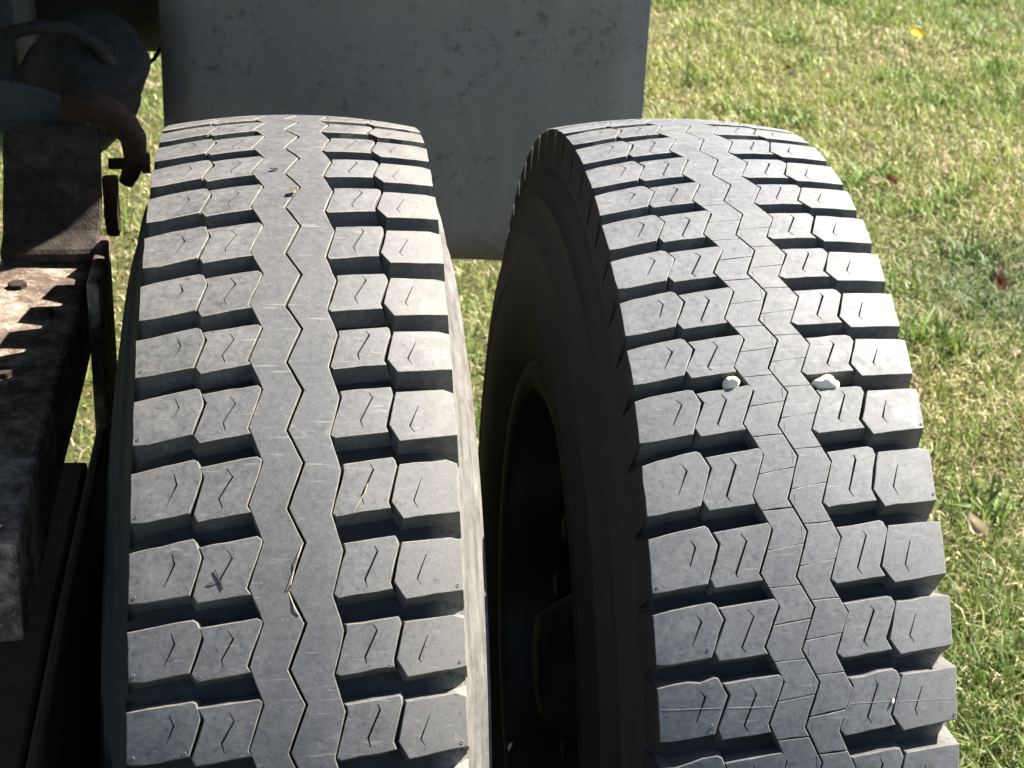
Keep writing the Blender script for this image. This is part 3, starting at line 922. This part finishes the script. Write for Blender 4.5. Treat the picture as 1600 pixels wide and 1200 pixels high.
# ------------------------------------------------------------------ grass
def grass():
    CA = np.array([-0.0005, -1.3639]);
    spots = []
    def scatter(n, x0, x1, y0, y1): return np.stack([nrs.uniform(x0, x1, n), nrs.uniform(y0, y1, n)], 1)
    # in view: wedge right of the tyres, strip between frame and tyre, below the flap
    def wedge(n, y0, y1):
        y = nrs.uniform(y0, y1, n); w0 = 0.12 + 0.17 * (y + 1.36); w1 = 0.20 + 0.475 * (y + 1.36)
        return np.stack([nrs.uniform(0, 1, n) * (w1 - w0) + w0, y], 1)
    spots += [wedge(32000, .2, 1.6), wedge(48000, 1.4, 3.0), wedge(72000, 2.9, 5.6), wedge(8000, 5.5, 7.5)]
    spots += [scatter(9000, .15, .6, 1.4, 3.2), scatter(16000, -.75, -.1, 1.0, 4.6), scatter(120000, -2.6, 4.6, -2.0, 7.5), scatter(30000, -5, 8, -4, 11), scatter(3000, -.5, .1, -.2, 1.0)]
    P = np.concatenate(spots)
    # bare and tufty patches
    def pn(x, y, f, a, b): return np.sin(x * f + a + 1.7 * np.sin(y * f * .7 + b)) * np.sin(y * f * 1.13 + b + 1.3 * np.sin(x * f * .8 + a))
    patch = .5 * pn(P[:, 0], P[:, 1], 3.1, .3, 1.1) + .35 * pn(P[:, 0], P[:, 1], 8.3, 2.2, .4) + .3 * pn(P[:, 0], P[:, 1], 21, .7, 2.9)
    keep = nrs.uniform(0, 1, len(P)) < np.clip(.78 + .35 * patch, .35, 1)
    P = P[keep]; patch = patch[keep]; n = len(P)
    # keep blades out of the tyre footprints
    foot = (((np.abs(P[:, 0]) < .14) | (np.abs(P[:, 0] - .349) < .14)) & (np.abs(P[:, 1] - .03) < .10))
    P = P[~foot]; patch = patch[~foot]; n = len(P)
    dist = np.hypot(P[:, 0], P[:, 1] + 1.36)
    kind = nrs.uniform(0, 1, n)
    dead = kind < .42 - .22 * patch + .12 * pn(P[:, 0], P[:, 1], 1.9, 2.1, 1.0) - .10 * (P[:, 1] < 1.5)
    h = nrs.gamma(5.0, .0075, n) * (1 + .35 * patch); h = np.clip(h, .014, .085); h[dead] *= .8
    w = nrs.uniform(.0008, .0019, n) * (1 + .08 * np.maximum(0, dist - 2.0))
    az = nrs.uniform(0, 2 * np.pi, n); lean = np.abs(nrs.normal(.75, .35, n)); lean[dead] = nrs.uniform(1.0, 1.5, dead.sum())
    tuft = np.clip((pn(P[:, 0], P[:, 1], 10.5, 1.9, .6) - .45) * 3, 0, 1) * ~dead       # broader, greener tufts
    w *= 1 + .9 * tuft; h *= .92 + .2 * tuft
    brown = np.clip((pn(P[:, 0], P[:, 1], 14.0, .4, 2.3) - .35) * 2.5, 0, 1)
    dx, dy = np.cos(az), np.sin(az)
    sd = az + np.pi / 2 + nrs.normal(0, .5, n); sx, sy = np.cos(sd) * w, np.sin(sd) * w
    z0 = .012 * np.sin(P[:, 0] * 1.9 + .6) * np.sin(P[:, 1] * 1.3 + .4) + .006 * np.sin(P[:, 0] * 5.1 + P[:, 1] * 3.7) - .006
    V = np.zeros((n, 5, 3), np.float32)
    l1 = lean * .55; l2 = np.minimum(lean * 1.25, 1.62)
    m = np.stack([P[:, 0] + dx * np.sin(l1) * h * .5, P[:, 1] + dy * np.sin(l1) * h * .5, z0 + np.cos(l1) * h * .5], 1)
    t = m + np.stack([dx * np.sin(l2) * h * .55, dy * np.sin(l2) * h * .55, np.cos(l2) * h * .55], 1)
    t[:, 2] = np.maximum(t[:, 2], z0 + .006)
    V[:, 0] = np.stack([P[:, 0] - sx, P[:, 1] - sy, z0], 1); V[:, 1] = np.stack([P[:, 0] + sx, P[:, 1] + sy, z0], 1)
    V[:, 2] = m + np.stack([sx, sy, sx * 0], 1) * .85; V[:, 3] = m - np.stack([sx, sy, sx * 0], 1) * .85; V[:, 4] = t
    col = np.zeros((n, 4), np.float32); col[:, 3] = 1
    r = nrs.uniform(0, 1, n)[:, None]; r2 = nrs.uniform(.6, 1.35, n)[:, None]
    a = np.array([.085, .145, .024]); b = np.array([.235, .245, .06]); pm = np.clip(.5 - .5 * patch, 0, 1)[:, None]
    mixf = np.clip(.55 * r + .55 * pm - .1, 0, 1)
    big = np.clip(.5 + .6 * pn(P[:, 0], P[:, 1], 1.7, 1.3, .2) + .35 * pn(P[:, 0], P[:, 1], 4.4, .1, 2.2), 0, 1)[:, None]
    mixf = np.clip(mixf * .75 + .35 * big, 0, 1)
    cast_shade = np.exp(-((P[:, 0] - 1.60) ** 2 / .06 + (P[:, 1] - 2.2) ** 2 / .10))[:, None]
    col[:, :3] = (a * (1 - mixf) + b * mixf) * r2 * np.clip(.84 + .13 * (P[:, 1:2] - .6), .80, 1.15)
    col[:, :3] = col[:, :3] * (1 - tuft[:, None] * .55) + np.array([.095, .165, .028]) * r2 * tuft[:, None] * .55
    s1 = np.array([.42, .355, .20]); s2 = np.array([.24, .17, .085])
    br = brown[:, None]
    col[dead, :3] = ((s1 * r * (1 - .75 * br) + s2 * (1 - r * (1 - br))) * r2)[dead]
    lk = np.clip(cast_shade * 1.3, 0, 1); col[:, :3] = col[:, :3] * (1 - .8 * lk) + np.array([.04, .085, .018]) * r2 * .8 * lk      # soft shadow on the lawn, put into the blade colour as dark green
    me = bpy.data.meshes.new('grass')
    base = (np.arange(n) * 5)[:, None]
    me.vertices.add(n * 5); me.vertices.foreach_set('co', V.ravel())
    quads = (base + np.array([0, 1, 2, 3])); tris = (base + np.array([3, 2, 4]))
    li = np.concatenate([quads, tris], 1).ravel()
    me.loops.add(len(li)); me.loops.foreach_set('vertex_index', li.astype(np.int32))
    st = ((np.arange(n) * 7)[:, None] + np.array([0, 4])).ravel()
    me.polygons.add(2 * n); me.polygons.foreach_set('loop_start', st.astype(np.int32))
    me.polygons.foreach_set('loop_total', np.tile([4, 3], n).astype(np.int32))
    me.polygons.foreach_set('use_smooth', np.ones(2 * n, bool))
    me.update(calc_edges=True)
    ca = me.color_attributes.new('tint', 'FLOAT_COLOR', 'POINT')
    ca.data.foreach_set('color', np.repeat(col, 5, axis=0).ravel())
    me.materials.append(M['grass'])
    o = bpy.data.objects.new('grass', me); C.objects.link(o); o['kind'] = 'stuff'
    o['label'] = 'short patchy lawn grass, green and straw yellow'
    return o
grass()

# ------------------------------------------------------------------ fallen leaves
def ground_leaf(label, x, y, L, W, m, seed, curl=.5, group=None, lift=.03):
    o = bm_obj('fallen_leaf', leaf_bm(L, W, curl, seed), M[m], None, True)
    r = random.Random(seed)
    o.location = (x, y, gz(x, y) + lift)
    o.rotation_euler = (r.uniform(-.35, .35), r.uniform(-.35, .35), r.uniform(0, 6.28))
    return tag(o, label, 'leaf', group)
ground_leaf('bright yellow fallen leaf far out on the lawn', 2.064, 4.30, .055, .045, 'leaf_yellow', 31, .3)
ground_leaf('large pale dry leaf curled up in the grass beside the right tyre', 1.112, 1.075, .050, .026, 'leaf_pale', 32, 1.2)
ground_leaf('whitish leaf lying beside a brown one out on the lawn', 1.475, 2.835, .034, .022, 'leaf_pale', 33, .6)
ground_leaf('brown leaf lying beside a whitish one out on the lawn', 1.515, 2.83, .036, .030, 'leaf_brown', 34, .8)
ground_leaf('dark brown curled leaf in the shade-coloured patch of the lawn', 1.545, 2.13, .055, .03, 'leaf_brown', 35, 1.0)
ground_leaf('pale dry leaf in the grass strip between the frame and the left tyre', -.397, 3.66, .05, .028, 'leaf_pale', 36, .5)
r = random.Random(5)
for i in range(46):
    y = r.uniform(.7, 5.2); t = r.random()
    w0 = .16 + .19 * (y + 1.36); w1 = .14 + .44 * (y + 1.36)
    x = w0 + (w1 - w0) * t
    kind = r.choice(['pale', 'tan', 'tan', 'brown'])
    ground_leaf('small %s dry leaf lying among the grass blades' % kind, x, y, r.uniform(.016, .036), r.uniform(.008, .02), 'leaf_' + kind, 100 + i, r.uniform(.2, 1.1),
                '%s leaves scattered over the lawn' % kind, r.uniform(.012, .03))
